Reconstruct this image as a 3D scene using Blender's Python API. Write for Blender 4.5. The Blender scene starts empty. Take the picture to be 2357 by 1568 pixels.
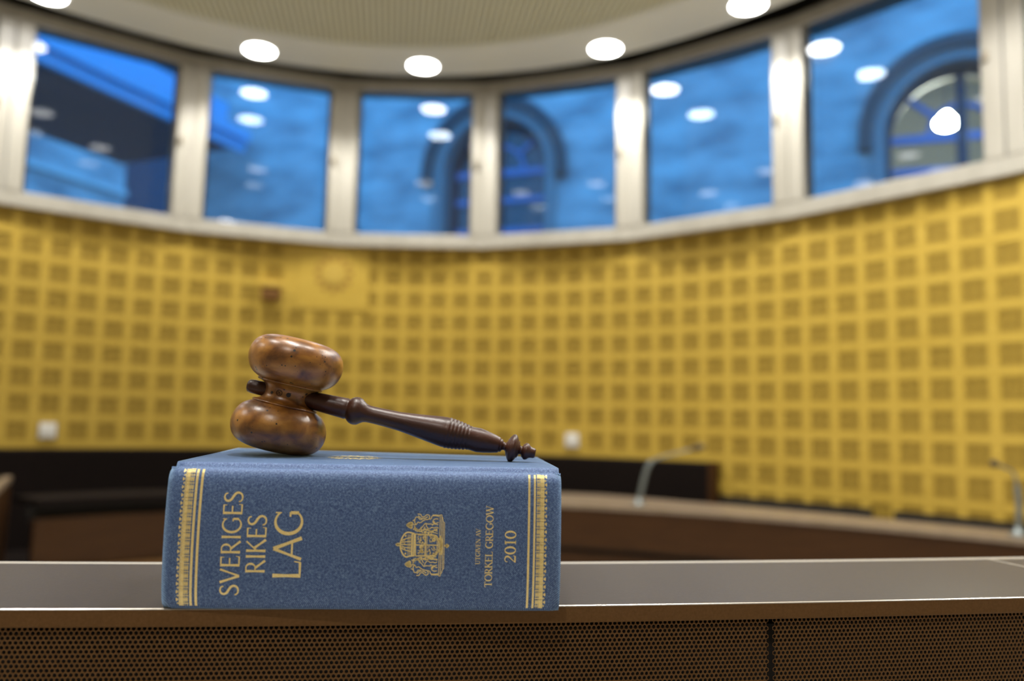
import bpy, bmesh, math, random
import numpy as np
from mathutils import Vector, Matrix
random.seed(7)
sc = bpy.context.scene
C = sc.collection
R = math.radians

# ------------------------------------------------------------------ camera
CAM_H = 1.15                      # lens height above the floor
PITCH, ROLL = 0.0999, 0.0219
cam = bpy.data.cameras.new('camera')
cam.sensor_width = 36.0; cam.sensor_fit = 'HORIZONTAL'
cam.lens = 1900.0 / 2357.0 * 36.0
cam.clip_start = 0.02; cam.clip_end = 200
cam.dof.use_dof = True; cam.dof.focus_distance = 0.592; cam.dof.aperture_fstop = 3.3
co = bpy.data.objects.new('camera', cam); C.objects.link(co)
_c, _s = math.cos(PITCH), math.sin(PITCH); _cr, _sr = math.cos(ROLL), math.sin(ROLL)
_R0, _U0, _F = Vector((1, 0, 0)), Vector((0, -_s, _c)), Vector((0, _c, _s))
_X = _R0 * _cr + _U0 * _sr; _Y = _U0 * _cr - _R0 * _sr; _Z = -_F
co.matrix_world = Matrix(((_X.x, _Y.x, _Z.x, 0), (_X.y, _Y.y, _Z.y, 0), (_X.z, _Y.z, _Z.z, CAM_H), (0, 0, 0, 1)))
sc.camera = co

# ------------------------------------------------------------------ dusk sky, exposure
w = bpy.data.worlds.new('dusk_sky'); sc.world = w; w.use_nodes = True
bg = w.node_tree.nodes['Background']
bg.inputs[0].default_value = (0.085, 0.36, 0.82, 1); bg.inputs[1].default_value = 3.3
LAMP = 86.0                       # watts of every downlight
sc.view_settings.view_transform = 'Standard'; sc.view_settings.look = 'None'
sc.view_settings.gamma = 1.0; sc.view_settings.exposure = 0.0
sc.view_settings.use_curve_mapping = False
sc.cycles.use_denoising = True
sc.cycles.max_bounces = 5
sc.cycles.caustics_reflective = False; sc.cycles.caustics_refractive = False
sc.cycles.adaptive_threshold = 0.04
sc.cycles.sample_clamp_indirect = 6.0

# ------------------------------------------------------------------ helpers
def link(o, parent=None):
    C.objects.link(o)
    if parent is not None: o.parent = parent
    return o

def mesh_obj(name, V, F, m, parent=None, smooth=False, loc=None):
    me = bpy.data.meshes.new(name)
    me.from_pydata([tuple(v) for v in V], [], [tuple(f) for f in F])
    me.update()
    if smooth:
        me.polygons.foreach_set('use_smooth', [True] * len(me.polygons))
    if m is not None: me.materials.append(m)
    o = bpy.data.objects.new(name, me)
    if loc is not None: o.location = loc
    return link(o, parent)

def bm_obj(name, bm, m, parent=None, smooth=False, loc=None):
    me = bpy.data.meshes.new(name); bm.to_mesh(me); bm.free()
    if smooth: me.polygons.foreach_set('use_smooth', [True] * len(me.polygons))
    if m is not None: me.materials.append(m)
    o = bpy.data.objects.new(name, me)
    if loc is not None: o.location = loc
    return link(o, parent)

def empty(name, loc=(0, 0, 0), rot=(0, 0, 0), parent=None):
    o = bpy.data.objects.new(name, None); o.location = loc; o.rotation_euler = rot
    o.empty_display_size = 0.05
    return link(o, parent)

def tag(o, label, cat, group=None):
    o['label'] = label; o['category'] = cat
    if group: o['group'] = group
    return o

def struct(o, label=None):
    o['kind'] = 'structure'
    if label: o['label'] = label
    return o

def box_bm(c, s, rz=0.0, bev=0.0, seg=2):
    bm = bmesh.new(); bmesh.ops.create_cube(bm, size=1)
    M = Matrix.Translation(c) @ Matrix.Rotation(rz, 4, 'Z') @ Matrix.Diagonal((*s, 1))
    bmesh.ops.transform(bm, matrix=M, verts=bm.verts)
    if bev > 0:
        bmesh.ops.bevel(bm, geom=bm.edges[:], offset=bev, segments=seg, affect='EDGES', profile=0.5)
    return bm

def box(name, c, s, m, parent=None, rz=0.0, bev=0.0, seg=2):
    return bm_obj(name, box_bm(c, s, rz, bev, seg), m, parent)

def lathe(prof, n=48, axis='Z'):
    """profile [(radius, height)] to verts, faces round an axis"""
    V, F = [], []
    for r, h in prof:
        for i in range(n):
            a = 2 * math.pi * i / n
            p = (r * math.cos(a), r * math.sin(a), h)
            if axis == 'X': p = (h, p[0], p[1])
            V.append(p)
    for j in range(len(prof) - 1):
        for i in range(n):
            k = (i + 1) % n
            F.append((j * n + i, j * n + k, (j + 1) * n + k, (j + 1) * n + i))
    F.append(tuple(range(n - 1, -1, -1))); F.append(tuple(range((len(prof) - 1) * n, len(prof) * n)))
    return V, F

def catmull(P, n=10, closed=False):
    P = [np.array(p, float) for p in P]; out = []
    N = len(P)
    for i in range(N if closed else N - 1):
        p0 = P[i - 1] if (i > 0 or closed) else 2 * P[0] - P[1]
        p1 = P[i]; p2 = P[(i + 1) % N]
        p3 = P[(i + 2) % N] if (i + 2 < N or closed) else 2 * P[-1] - P[-2]
        for k in range(n):
            t = k / n
            out.append(0.5 * ((2 * p1) + (-p0 + p2) * t + (2 * p0 - 5 * p1 + 4 * p2 - p3) * t * t + (-p0 + 3 * p1 - 3 * p2 + p3) * t ** 3))
    if not closed: out.append(P[-1])
    return out

def tube(path, radii, n=10):
    V, F = [], []
    P = [Vector(p) for p in path]
    up = Vector((0.13, 1, 0.21)).normalized()
    for i, p in enumerate(P):
        d = (P[min(i + 1, len(P) - 1)] - P[max(i - 1, 0)]).normalized()
        a = d.cross(up).normalized(); b = d.cross(a).normalized()
        r = radii[i] if hasattr(radii, '__len__') else radii
        for k in range(n):
            t = 2 * math.pi * k / n
            V.append(p + a * (r * math.cos(t)) + b * (r * math.sin(t)))
    for j in range(len(P) - 1):
        for k in range(n):
            q = (k + 1) % n
            F.append((j * n + k, j * n + q, (j + 1) * n + q, (j + 1) * n + k))
    F.append(tuple(range(n - 1, -1, -1))); F.append(tuple(range((len(P) - 1) * n, len(P) * n)))
    return V, F

# ------------------------------------------------------------------ materials
def mat(name, col, rough=0.5, metal=0.0, spec=0.5, coat=0.0, coat_rough=0.1, sheen=0.0, emit=None, estr=0.0):
    m = bpy.data.materials.new(name); m.use_nodes = True
    b = m.node_tree.nodes['Principled BSDF']
    b.inputs['Base Color'].default_value = (*col, 1); b.inputs['Roughness'].default_value = rough
    b.inputs['Metallic'].default_value = metal; b.inputs['Specular IOR Level'].default_value = spec
    b.inputs['Coat Weight'].default_value = coat; b.inputs['Coat Roughness'].default_value = coat_rough
    b.inputs['Sheen Weight'].default_value = sheen
    if emit is not None:
        b.inputs['Emission Color'].default_value = (*emit, 1); b.inputs['Emission Strength'].default_value = estr
    return m

def N(m, t, **kw):
    n = m.node_tree.nodes.new(t)
    for k, v in kw.items(): setattr(n, k, v)
    return n

def L(m, a, b): m.node_tree.links.new(a, b)

def ramp(m, fac, stops):
    r = N(m, 'ShaderNodeValToRGB')
    el = r.color_ramp.elements
    while len(el) < len(stops): el.new(0.5)
    for e, (p, c) in zip(el, stops): e.position = p; e.color = (*c, 1)
    L(m, fac, r.inputs[0]); return r

def noise_mat(name, stops, scale, stretch=(1, 1, 1), rough=0.5, detail=4, bump=0.0, bscale=None, dist=0.0, **kw):
    m = mat(name, stops[0][1], rough, **kw); b = m.node_tree.nodes['Principled BSDF']
    tc = N(m, 'ShaderNodeTexCoord'); mp = N(m, 'ShaderNodeMapping'); mp.inputs['Scale'].default_value = stretch
    nz = N(m, 'ShaderNodeTexNoise'); nz.inputs['Scale'].default_value = scale; nz.inputs['Detail'].default_value = detail
    nz.inputs['Distortion'].default_value = dist
    L(m, tc.outputs['Object'], mp.inputs[0]); L(m, mp.outputs[0], nz.inputs['Vector'])
    r = ramp(m, nz.outputs['Fac'], stops); L(m, r.outputs[0], b.inputs['Base Color'])
    if bump > 0:
        bn = N(m, 'ShaderNodeBump'); bn.inputs['Strength'].default_value = bump
        bn.inputs['Distance'].default_value = 0.002
        n2 = N(m, 'ShaderNodeTexNoise'); n2.inputs['Scale'].default_value = bscale or scale; n2.inputs['Detail'].default_value = 3
        L(m, tc.outputs['Object'], n2.inputs['Vector']); L(m, n2.outputs['Fac'], bn.inputs['Height']); L(m, bn.outputs[0], b.inputs['Normal'])
    return m

M_wall = noise_mat('ash_veneer_yellow', [(0.3, (0.51, 0.345, 0.048)), (0.7, (0.56, 0.388, 0.062))], 3, (1, 1, 14), rough=0.42)
M_slat = noise_mat('slot_veneer', [(0.3, (0.49, 0.33, 0.047)), (0.7, (0.54, 0.372, 0.058))], 5, (1, 1, 9), rough=0.5)
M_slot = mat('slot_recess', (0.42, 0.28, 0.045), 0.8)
M_slotshade = mat('slot_hole_shade', (0.30, 0.19, 0.03), 0.9)  # shade of the deep slot holes put into the colour
M_frame = noise_mat('pale_birch_frame', [(0.3, (0.42, 0.40, 0.345)), (0.7, (0.48, 0.46, 0.40))], 4, (3, 3, 0.6), rough=0.33)
M_ceil = mat('ceiling_band_paint', (0.80, 0.82, 0.78), 0.6)
M_ceilslat = mat('ceiling_slat_paint', (0.80, 0.80, 0.64), 0.55)
M_ceilback = mat('ceiling_backing', (0.50, 0.48, 0.36), 0.7)
M_dark = mat('shadow_gap_black', (0.012, 0.010, 0.008), 0.8)  # near-black, mostly standing for shade in gaps and recesses
M_roof = mat('roof_void', (0.03, 0.025, 0.02), 0.9)
M_floor = noise_mat('floor_pale_parquet', [(0.35, (0.58, 0.56, 0.52)), (0.65, (0.66, 0.64, 0.60))], 4, (1, 8, 1), rough=0.5)
M_plaster = mat('rear_oak_panelling', (0.46, 0.38, 0.27), 0.5)
M_bench = noise_mat('bench_black_fabric', [(0.3, (0.005, 0.003, 0.0025)), (0.7, (0.009, 0.0055, 0.0045))], 90, rough=0.8, spec=0.10)
M_desk = noise_mat('desk_laminate_taupe', [(0.3, (0.036, 0.031, 0.031)), (0.7, (0.046, 0.040, 0.040))], 260, rough=0.36, spec=0.18, bump=0.08, bscale=900)
M_fascia = noise_mat('desk_fascia_brown', [(0.3, (0.130, 0.066, 0.022)), (0.7, (0.160, 0.084, 0.031))], 500, rough=0.5, spec=0.15, bump=0.15, bscale=1500)
M_edge = mat('desk_edge_trim', (0.62, 0.58, 0.52), 0.22, metal=0.6)
M_joint = mat('joint_strip_pale', (0.36, 0.35, 0.33), 0.25)
M_perf = noise_mat('perforated_steel_brown', [(0.3, (0.130, 0.066, 0.022)), (0.7, (0.16, 0.084, 0.031))], 400, rough=0.5, spec=0.15)
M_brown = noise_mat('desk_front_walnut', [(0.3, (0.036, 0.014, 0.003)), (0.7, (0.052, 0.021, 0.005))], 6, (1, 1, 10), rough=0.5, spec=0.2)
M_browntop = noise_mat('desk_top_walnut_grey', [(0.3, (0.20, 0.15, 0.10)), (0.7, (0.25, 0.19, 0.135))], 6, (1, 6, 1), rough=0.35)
M_white = mat('socket_white', (0.80, 0.80, 0.76), 0.4)
M_mic = mat('microphone_black', (0.02, 0.016, 0.016), 0.6)
M_steel = mat('gooseneck_steel', (0.20, 0.23, 0.23), 0.4, metal=0.5)
M_lamp = mat('downlight_diffuser', (0.9, 0.9, 0.9), 0.5, emit=(1.0, 0.98, 0.94), estr=30.0)
M_ring = mat('downlight_ring_white', (0.82, 0.82, 0.80), 0.35)
M_latch = mat('latch_bronze', (0.30, 0.25, 0.17), 0.4, metal=0.5)
M_box = mat('sensor_box_brown', (0.17, 0.075, 0.012), 0.5)
M_clockmark = mat('clock_mark_brown', (0.34, 0.20, 0.035), 0.5)
M_clockhub = mat('clock_face_pale', (0.54, 0.375, 0.065), 0.5)

# window glass: clear with mirror reflection by Fresnel
M_glass = bpy.data.materials.new('window_glass'); M_glass.use_nodes = True
_nt = M_glass.node_tree; _nt.nodes.clear()
_o = N(M_glass, 'ShaderNodeOutputMaterial'); _mx = N(M_glass, 'ShaderNodeMixShader')
_t = N(M_glass, 'ShaderNodeBsdfTransparent'); _t.inputs[0].default_value = (0.93, 0.96, 0.98, 1)
_g = N(M_glass, 'ShaderNodeBsdfGlossy'); _g.inputs['Roughness'].default_value = 0.0
_fr = N(M_glass, 'ShaderNodeFresnel'); _fr.inputs[0].default_value = 1.5
L(M_glass, _fr.outputs[0], _mx.inputs[0]); L(M_glass, _t.outputs[0], _mx.inputs[1]); L(M_glass, _g.outputs[0], _mx.inputs[2]); L(M_glass, _mx.outputs[0], _o.inputs[0])

# ------------------------------------------------------------------ plan of the room: one closed oval
K0, K1, K2, H0, X0, Y0 = -0.3743, 0.0318, 0.0315, -0.2380, -0.0418, 5.2523
_ds = 0.01
_S = np.arange(-4.3, 4.3 + 1e-9, _ds)
_k = np.clip(K0 + K1 * _S + K2 * _S * _S, -0.5, -0.05)
_H = np.cumsum(_k) * _ds; _H += H0 - np.interp(0, _S, _H)
_Xs = np.cumsum(np.cos(_H)) * _ds; _Ys = np.cumsum(np.sin(_H)) * _ds
_Xs += X0 - np.interp(0, _S, _Xs); _Ys += Y0 - np.interp(0, _S, _Ys)
def wp(s, off=0.0):
    """point on the curved wall at arc length s, moved off metres into the room; and the heading"""
    h = np.interp(s, _S, _H); x = np.interp(s, _S, _Xs); y = np.interp(s, _S, _Ys)
    return x + off * math.sin(h), y - off * math.cos(h), h
Z = lambda z: z + CAM_H            # heights below are measured from the lens
S_END = 4.2
front = [wp(s)[:2] for s in np.arange(-S_END, S_END + 1e-6, 0.07)]
e1, e0 = front[-1], front[0]
rear = catmull([front[-2], e1, (e1[0] + 0.25, 1.0), (2.75, -0.8), (1.9, -2.2), (0, -2.8), (-2.3, -2.3), (-3.7, -0.7), (e0[0] - 0.2, 1.4), e0, front[1]], 8)
rear = [tuple(p) for p in rear[9:-9]]
LOOP = front + rear
def offset_loop(d):
    P = np.array(LOOP); T = np.roll(P, -1, 0) - np.roll(P, 1, 0); T /= np.linalg.norm(T, axis=1)[:, None]
    Nn = np.stack([T[:, 1], -T[:, 0]], 1)
    return P + Nn * d

# ------------------------------------------------------------------ floor, roof, shell
lp = offset_loop(-0.36)
struct(mesh_obj('floor', [(x, y, 0) for x, y in lp] + [(x, y, -0.1) for x, y in lp], [tuple(range(len(lp)))[::-1]], M_floor), 'pale wooden courtroom floor')
nl = len(lp)
Vr = [(x, y, Z(2.50)) for x, y in lp] + [(x, y, Z(2.62)) for x, y in lp]
Fr = [tuple(range(nl)), tuple(range(2 * nl - 1, nl - 1, -1))] + [(i, nl + i, nl + (i + 1) % nl, (i + 1) % nl) for i in range(nl)]
roof = struct(mesh_obj('ceiling', Vr, Fr, M_roof), 'slatted oval ceiling with a smooth painted rim')

WALL_TOP = 1.12; PV = 0.1462; Z2 = 0.78; PITCH_W = 0.15; HW = 0.051; HH = 0.050
NF = len(front)
inner = offset_loop(0.0); outer = offset_loop(-0.32)
def strip(A, B, z0, z1, idx):
    V, F = [], []
    for i in idx: V += [(A[i][0], A[i][1], z0), (A[i][0], A[i][1], z1), (B[i][0], B[i][1], z1), (B[i][0], B[i][1], z0)]
    for j in range(len(idx) - 1):
        a, b = 4 * j, 4 * (j + 1)
        F += [(a, b, b + 1, a + 1), (a + 1, b + 1, b + 2, a + 2), (a + 2, b + 2, b + 3, a + 3), (a + 3, b + 3, b, a)]
    F += [(0, 1, 2, 3), (4 * (len(idx) - 1) + 3, 4 * (len(idx) - 1) + 2, 4 * (len(idx) - 1) + 1, 4 * (len(idx) - 1))]
    return V, F
back_off = offset_loop(-0.022)
wall_back = struct(mesh_obj('wall_back', *strip(back_off, outer, 0.0, Z(WALL_TOP), list(range(NF))), M_wall), 'curved courtroom wall of yellow slotted wood')
ids = [(NF - 1 + i) % len(LOOP) for i in range(len(LOOP) - NF + 2)]
struct(mesh_obj('wall_rear', *strip(inner, outer, 0.0, Z(2.5), ids), M_plaster), 'plain oak panelled wall behind the viewer')

# slotted lattice: the ribs with square openings, one mesh; every grille sits in an opening
def cell_z(r): return Z2 - (r - 2) * PV
COLS = range(-7, 47)
cells = []
for k in COLS:
    for r in range(-0, 11):
        if r <= 2 and 11 <= k <= 13: continue
        cells.append((k, r))
cellset = set(cells)
V, F = [], []
def lv(s, z, off): x, y, _ = wp(s, off); V.append((x, y, z)); return len(V) - 1
zb = Z(cell_z(10) - PV / 2)
for k in COLS:
    s0 = (k - 20) * PITCH_W
    for r in range(11):
        zc = Z(cell_z(r)); a0, a1 = s0 - PITCH_W / 2, s0 + PITCH_W / 2
        b0, b1 = zc - PV / 2, min(zc + PV / 2, Z(WALL_TOP))
        if (k, r) not in cellset:
            F.append((lv(a0, b0, 0), lv(a1, b0, 0), lv(a1, b1, 0), lv(a0, b1, 0))); continue
        i0, i1 = s0 - HW, s0 + HW; j0, j1 = zc - HH, min(zc + HH, Z(WALL_TOP) - 0.004)
        o = [lv(a0, b0, 0), lv(a1, b0, 0), lv(a1, b1, 0), lv(a0, b1, 0)]
        n_ = [lv(i0, j0, 0), lv(i1, j0, 0), lv(i1, j1, 0), lv(i0, j1, 0)]
        d_ = [lv(i0, j0, -0.02), lv(i1, j0, -0.02), lv(i1, j1, -0.02), lv(i0, j1, -0.02)]
        for q in range(4):
            p = (q + 1) % 4
            F += [(o[q], o[p], n_[p], n_[q]), (n_[q], n_[p], d_[p], d_[q])]
    a0, a1 = s0 - PITCH_W / 2, s0 + PITCH_W / 2
    F.append((lv(a0, 0.1, 0), lv(a1, 0.1, 0), lv(a1, zb, 0), lv(a0, zb, 0)))
mesh_obj('lattice', V, F, M_wall, wall_back)

# one grille: seven slats before a recess with two strips darkened as the shade of deep holes
def grille_geo():
    V, F, MI = [], [], []
    def quad(pts, mi): n = len(V); V.extend(pts); F.append((n, n + 1, n + 2, n + 3)); MI.append(mi)
    W_, H_ = HW, HH
    quad([(-W_, 0.014, -H_), (W_, 0.014, -H_), (W_, 0.014, H_), (-W_, 0.014, H_)], 1)
    for x in (-0.026, 0.026):
        quad([(x - 0.012, 0.0132, -H_), (x + 0.012, 0.0132, -H_), (x + 0.012, 0.0132, H_), (x - 0.012, 0.0132, H_)], 2)
    n = 7; p = 2 * H_ / n; t = p * 0.27
    for i in range(n):
        z = -H_ + p * (i + 0.5); y0, y1 = 0.003, 0.011
        quad([(-W_, y0, z - t), (W_, y0, z - t), (W_, y0, z + t), (-W_, y0, z + t)], 0)
        quad([(-W_, y0, z + t), (W_, y0, z + t), (W_, y1, z + t), (-W_, y1, z + t)], 0)
        quad([(-W_, y1, z - t), (W_, y1, z - t), (W_, y0, z - t), (-W_, y0, z - t)], 0)
    return V, F, MI
GV, GF, GM = grille_geo()
gme = bpy.data.meshes.new('slotted_grille'); gme.from_pydata(GV, [], GF)
for m in (M_slat, M_slot, M_slotshade): gme.materials.append(m)
gme.polygons.foreach_set('material_index', GM)
def in_view(k, r):
    x, y, _ = wp((k - 20) * PITCH_W); z = cell_z(r)
    d = y * _c + z * _s; a = x / d; b = (-y * _s + z * _c) / d
    a, b = a * _cr + b * _sr, -a * _sr + b * _cr
    u, v_ = 1178.5 + 1900 * a, 784 - 1900 * b
    if not (-30 < u < 2390 and -30 < v_ < 1215): return 0
    if r >= 9 and (k - 20) * PITCH_W < 1.33: return 0      # behind the bench
    return 1.0 / d
rank = sorted([c for c in cells if in_view(*c) > 0], key=lambda c: -in_view(*c))
single = set(rank[:298])
RV, RF, RM = [], [], []
for (k, r) in cells:
    x, y, h = wp((k - 20) * PITCH_W, 0.0); z = Z(cell_z(r))
    if (k, r) in single:
        o = bpy.data.objects.new('slotted_grille', gme); o.location = (x, y, z); o.rotation_euler = (0, 0, h)
        link(o, wall_back)
    else:
        n = len(RV); ch, sh = math.cos(h), math.sin(h)
        RV += [(x + a * ch - b * sh, y + a * sh + b * ch, z + c_) for a, b, c_ in GV]
        RF += [tuple(n + q for q in f) for f in GF]; RM += GM
ro = mesh_obj('slotted_grille_rest', RV, RF, M_slat, wall_back); ro['kind'] = 'stuff'
ro.data.materials.append(M_slot); ro.data.materials.append(M_slotshade); ro.data.polygons.foreach_set('material_index', RM)

# ------------------------------------------------------------------ windows: flat bays between the mullions
MS = [-3.97, -3.01, -2.044, -1.102, -0.158, 0.818, 1.807, 2.87, 3.85]
GB, GT, FT = 1.205, 2.165, 2.24
for i in range(len(MS) - 1):
    xa, ya, _ = wp(MS[i], 0.0); xb, yb, _ = wp(MS[i + 1], 0.0)
    Lx = math.hypot(xb - xa, yb - ya); rz = math.atan2(yb - ya, xb - xa)
    wn = empty('window_%d' % (i + 1), ((xa + xb) / 2, (ya + yb) / 2, Z(WALL_TOP)), (0, 0, rz)); struct(wn, 'pale framed fixed window in the curved upper wall')
    D = 0.09; jw = 0.086
    z0 = 0.0; zb_ = GB - WALL_TOP; zt_ = GT - WALL_TOP; zf = FT - WALL_TOP
    box('bottom_rail', (0, D / 2 - 0.03, zb_ / 2), (Lx, D, zb_), M_frame, wn, bev=0.004)
    box('top_rail', (0, D / 2 - 0.027, (zt_ + zf) / 2), (Lx, D, zf - zt_), M_frame, wn, bev=0.004)
    for sgn in (-1, 1):
        box('jamb', (sgn * (Lx / 2 - jw / 2 - 0.004), D / 2 - 0.033, (zb_ + zt_) / 2), (jw, D, zt_ - zb_ + 0.002), M_frame, wn, bev=0.005)
        box('glazing_bead', (sgn * (Lx / 2 - jw - 0.012), D / 2 - 0.018, (zb_ + zt_) / 2), (0.016, 0.045, zt_ - zb_), M_frame, wn, bev=0.003)
    box('pane', (0, 0.004, (zb_ + zt_) / 2), (Lx - 2 * jw, 0.004, zt_ - zb_), M_glass, wn)
    box('outer_pane', (0, 0.27, (zb_ + zt_) / 2 + 0.02), (Lx + 0.02, 0.004, zt_ - zb_ + 0.11), M_glass, wn)
    box('head_reveal', (0, 0.165, zt_ + 0.088), (Lx + 0.04, 0.208, 0.02), M_frame, wn)
    box('outer_head', (0, 0.285, zt_ + 0.09), (Lx + 0.05, 0.025, 0.03), M_frame, wn)
    lt = box('latch', (Lx / 2 - jw * 0.75 - 0.004, -0.042, zb_ + 0.47), (0.018, 0.022, 0.045), M_latch, wn, bev=0.004)
struct(mesh_obj('trim_1', *strip([wp(s, 0.018)[:2] for s in np.arange(-S_END, S_END + 1e-6, 0.07)], [wp(s, -0.30)[:2] for s in np.arange(-S_END, S_END + 1e-6, 0.07)], Z(WALL_TOP), Z(WALL_TOP + 0.022), list(range(NF))), M_frame), 'pale sill capping the slotted wall')
# wall above the windows, black for the shade in the ceiling gap
struct(mesh_obj('wall_head', *strip([wp(s, -0.062)[:2] for s in np.arange(-S_END, S_END + 1e-6, 0.07)], [wp(s, -0.32)[:2] for s in np.arange(-S_END, S_END + 1e-6, 0.07)], Z(2.262), Z(2.51), list(range(NF))), M_dark), 'wall above the windows, blackened as the ceiling shadow gap')

# ------------------------------------------------------------------ floating ceiling: rim band and slats
CZ = 2.20
A, B = offset_loop(0.24), offset_loop(0.63)
V, F = [], []; n = len(A)
for i in range(n): V += [(A[i][0], A[i][1], Z(CZ)), (B[i][0], B[i][1], Z(CZ)), (A[i][0], A[i][1], Z(CZ + 0.05)), (B[i][0], B[i][1], Z(CZ + 0.05))]
for i in range(n):
    a, b = 4 * i, 4 * ((i + 1) % n)
    F += [(a, b, b + 1, a + 1), (a + 2, a + 3, b + 3, b + 2), (a, a + 2, b + 2, b), (a + 1, b + 1, b + 3, a + 3)]
mesh_obj('rim_band', V, F, M_ceil, roof)
mesh_obj('slat_backing', [(x, y, Z(CZ + 0.022)) for x, y in offset_loop(0.60)], [tuple(range(n))], M_ceilback, roof)
SLA = R(8.3); _cs, _ss = math.cos(SLA), math.sin(SLA)
Bp = np.array([(x * _cs + y * _ss, -x * _ss + y * _cs) for x, y in B])        # rim seen along the slats
def span(x):
    ys = []
    for i in range(n):
        p, q = Bp[i], Bp[(i + 1) % n]
        if (p[0] - x) * (q[0] - x) < 0: ys.append(p[1] + (q[1] - p[1]) * (x - p[0]) / (q[0] - p[0]))
    return (min(ys), max(ys)) if len(ys) >= 2 else None
sme = bpy.data.meshes.new('ceiling_slat')
_b = box_bm((0, 0, 0), (0.0155, 1, 0.02)); _b.to_mesh(sme); _b.free(); sme.materials.append(M_ceilslat)
x = Bp[:, 0].min() + 0.02
while x < Bp[:, 0].max():
    sp = span(x)
    if sp and sp[1] - sp[0] > 0.1:
        ym = (sp[0] + sp[1]) / 2
        o = bpy.data.objects.new('ceiling_slat', sme); o.location = (x * _cs - ym * _ss, x * _ss + ym * _cs, Z(CZ + 0.011)); o.rotation_euler = (0, 0, SLA); o.scale = (1, sp[1] - sp[0] + 0.004, 1); link(o, roof)
    x += 0.0335

# ------------------------------------------------------------------ downlights
LR, LH = 0.088, 0.001
def disc_geo(r, z, n=24): return [(r * math.cos(2 * math.pi * i / n), r * math.sin(2 * math.pi * i / n), z) for i in range(n)], [tuple(range(n))[::-1]]
Vd, Fd = disc_geo(LR, LH)
dme = bpy.data.meshes.new('diffuser'); dme.from_pydata(Vd, [], Fd); dme.materials.append(M_lamp)
Vd, Fd = lathe([(LR + 0.001, LH + 0.004), (LR + 0.001, 0.002), (LR + 0.010, -0.002), (LR + 0.013, 0.0), (LR + 0.013, LH + 0.004), (LR + 0.001, LH + 0.004)], 32)
rme = bpy.data.meshes.new('trim_ring'); rme.from_pydata(Vd, [], Fd[:-2]); rme.materials.append(M_ring)
def downlight(x, y, label, group='recessed downlights in the ceiling'):
    t = empty('recessed_downlight', (x, y, Z(CZ) - LH - 0.006)); tag(t, label, 'downlight', group)
    for nm, me in (('trim_ring', rme), ('diffuser', dme)):
        o = bpy.data.objects.new(nm, me); link(o, t)
    ld = bpy.data.lights.new('bulb', 'SPOT'); ld.energy = LAMP; ld.color = (1.0, 0.97, 0.92); ld.spot_size = R(134); ld.spot_blend = 0.45; ld.shadow_soft_size = 0.08
    o = bpy.data.objects.new('bulb', ld); o.location = (0, 0, -0.012); link(o, t)
    return t
vis = [(-2.49, 4.16, 'glowing round downlight at the far left end of the ceiling rim'),
       (-1.556, 4.767, 'glowing round downlight second from the left in the ceiling rim'),
       (-0.59, 4.936, 'glowing round downlight lowest in view, middle of the ceiling rim'),
       (0.511, 4.644, 'glowing round downlight second from the right in the ceiling rim'),
       (1.193, 4.105, 'glowing round downlight at the right end of the ceiling rim')]
for x_, y_, lb in vis: downlight(x_, y_, lb)
hid_added = [(1.72, 3.00), (1.95, 2.25), (2.15, 1.4), (1.2, 2.3), (-3.15, 3.30), (-3.2, 0.9), (-0.4, -1.2),  # unseen downlights added to brighten the book, desk and right wall
       (0.7, 0.9), (-1.2, 0.7), (-0.30, 0.95), (0.02, 0.55)]
for x_, y_ in hid_added: downlight(x_, y_, 'unseen round ceiling downlight outside the picture, added for its light')

M_lamp2 = mat('spotlight_diffuser', (0.9, 0.9, 0.9), 0.5, emit=(1.0, 0.98, 0.94), estr=5.0)
for x_, y_ in ((-0.85, 3.12), (-1.6, 3.3), (0.31, 2.93)):
    t = empty('recessed_spotlight', (x_, y_, Z(CZ) - 0.010)); tag(t, 'small ceiling spotlight mirrored faintly in the window panes, itself outside the picture', 'spotlight', 'small spotlights in the slatted ceiling')
    V, F = lathe([(0.079, 0.002), (0.092, -0.003), (0.095, 0.0), (0.095, 0.010), (0.079, 0.010), (0.079, 0.002)], 24); mesh_obj('trim_ring', V, F[:-2], M_ring, t)
    V, F = lathe([(0.0, 0.0), (0.078, 0.0), (0.080, 0.004), (0.0, 0.008)], 24); mesh_obj('diffuser', V, F, M_lamp2, t)

# ------------------------------------------------------------------ things on the slotted wall
def wall_thing(name, s, z, off, label, cat, group=None):
    x, y, h = wp(s, off); t = empty(name, (x, y, Z(z)), (0, 0, h)); tag(t, label, cat, group); return t
# clock let into a plain panel
t = wall_thing('wall_clock', -1.13, 0.908, 0.0, 'flush clock with a ring of brown hour marks on plain yellow panel', 'clock')
V, F = [], []
for i in range(11):
    u = -0.228 + 0.456 * i / 10; bow = 0.0
    xw, yw, hw = wp(-1.13 + u, 0.006); x0, y0, h0 = wp(-1.13)
    dx, dy = xw - x0, yw - y0; lx = dx * math.cos(h0) + dy * math.sin(h0); ly = -dx * math.sin(h0) + dy * math.cos(h0)
    V += [(lx, ly, -0.203), (lx, ly, 0.206), (lx, ly + 0.02, 0.206), (lx, ly + 0.02, -0.203)]
for i in range(10):
    a, b = 4 * i, 4 * i + 4
    F += [(a, b, b + 1, a + 1), (a + 1, b + 1, b + 2, a + 2), (a + 3, a, b, b + 3)[::-1]]
F += [(0, 1, 2, 3), (40, 43, 42, 41)]
mesh_obj('panel', V, F, M_wall, t)
for i in range(12):
    a = 2 * math.pi * i / 12
    bm = box_bm((0, 0, 0), (0.026, 0.004, 0.042), bev=0.0015, seg=1)
    bmesh.ops.transform(bm, matrix=Matrix.Translation((0.104 * math.sin(a), -0.008, 0.03 + 0.104 * math.cos(a))) @ Matrix.Rotation(a, 4, 'Y'), verts=bm.verts)
    bm_obj('hour_mark', bm, M_clockmark, t)
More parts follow.
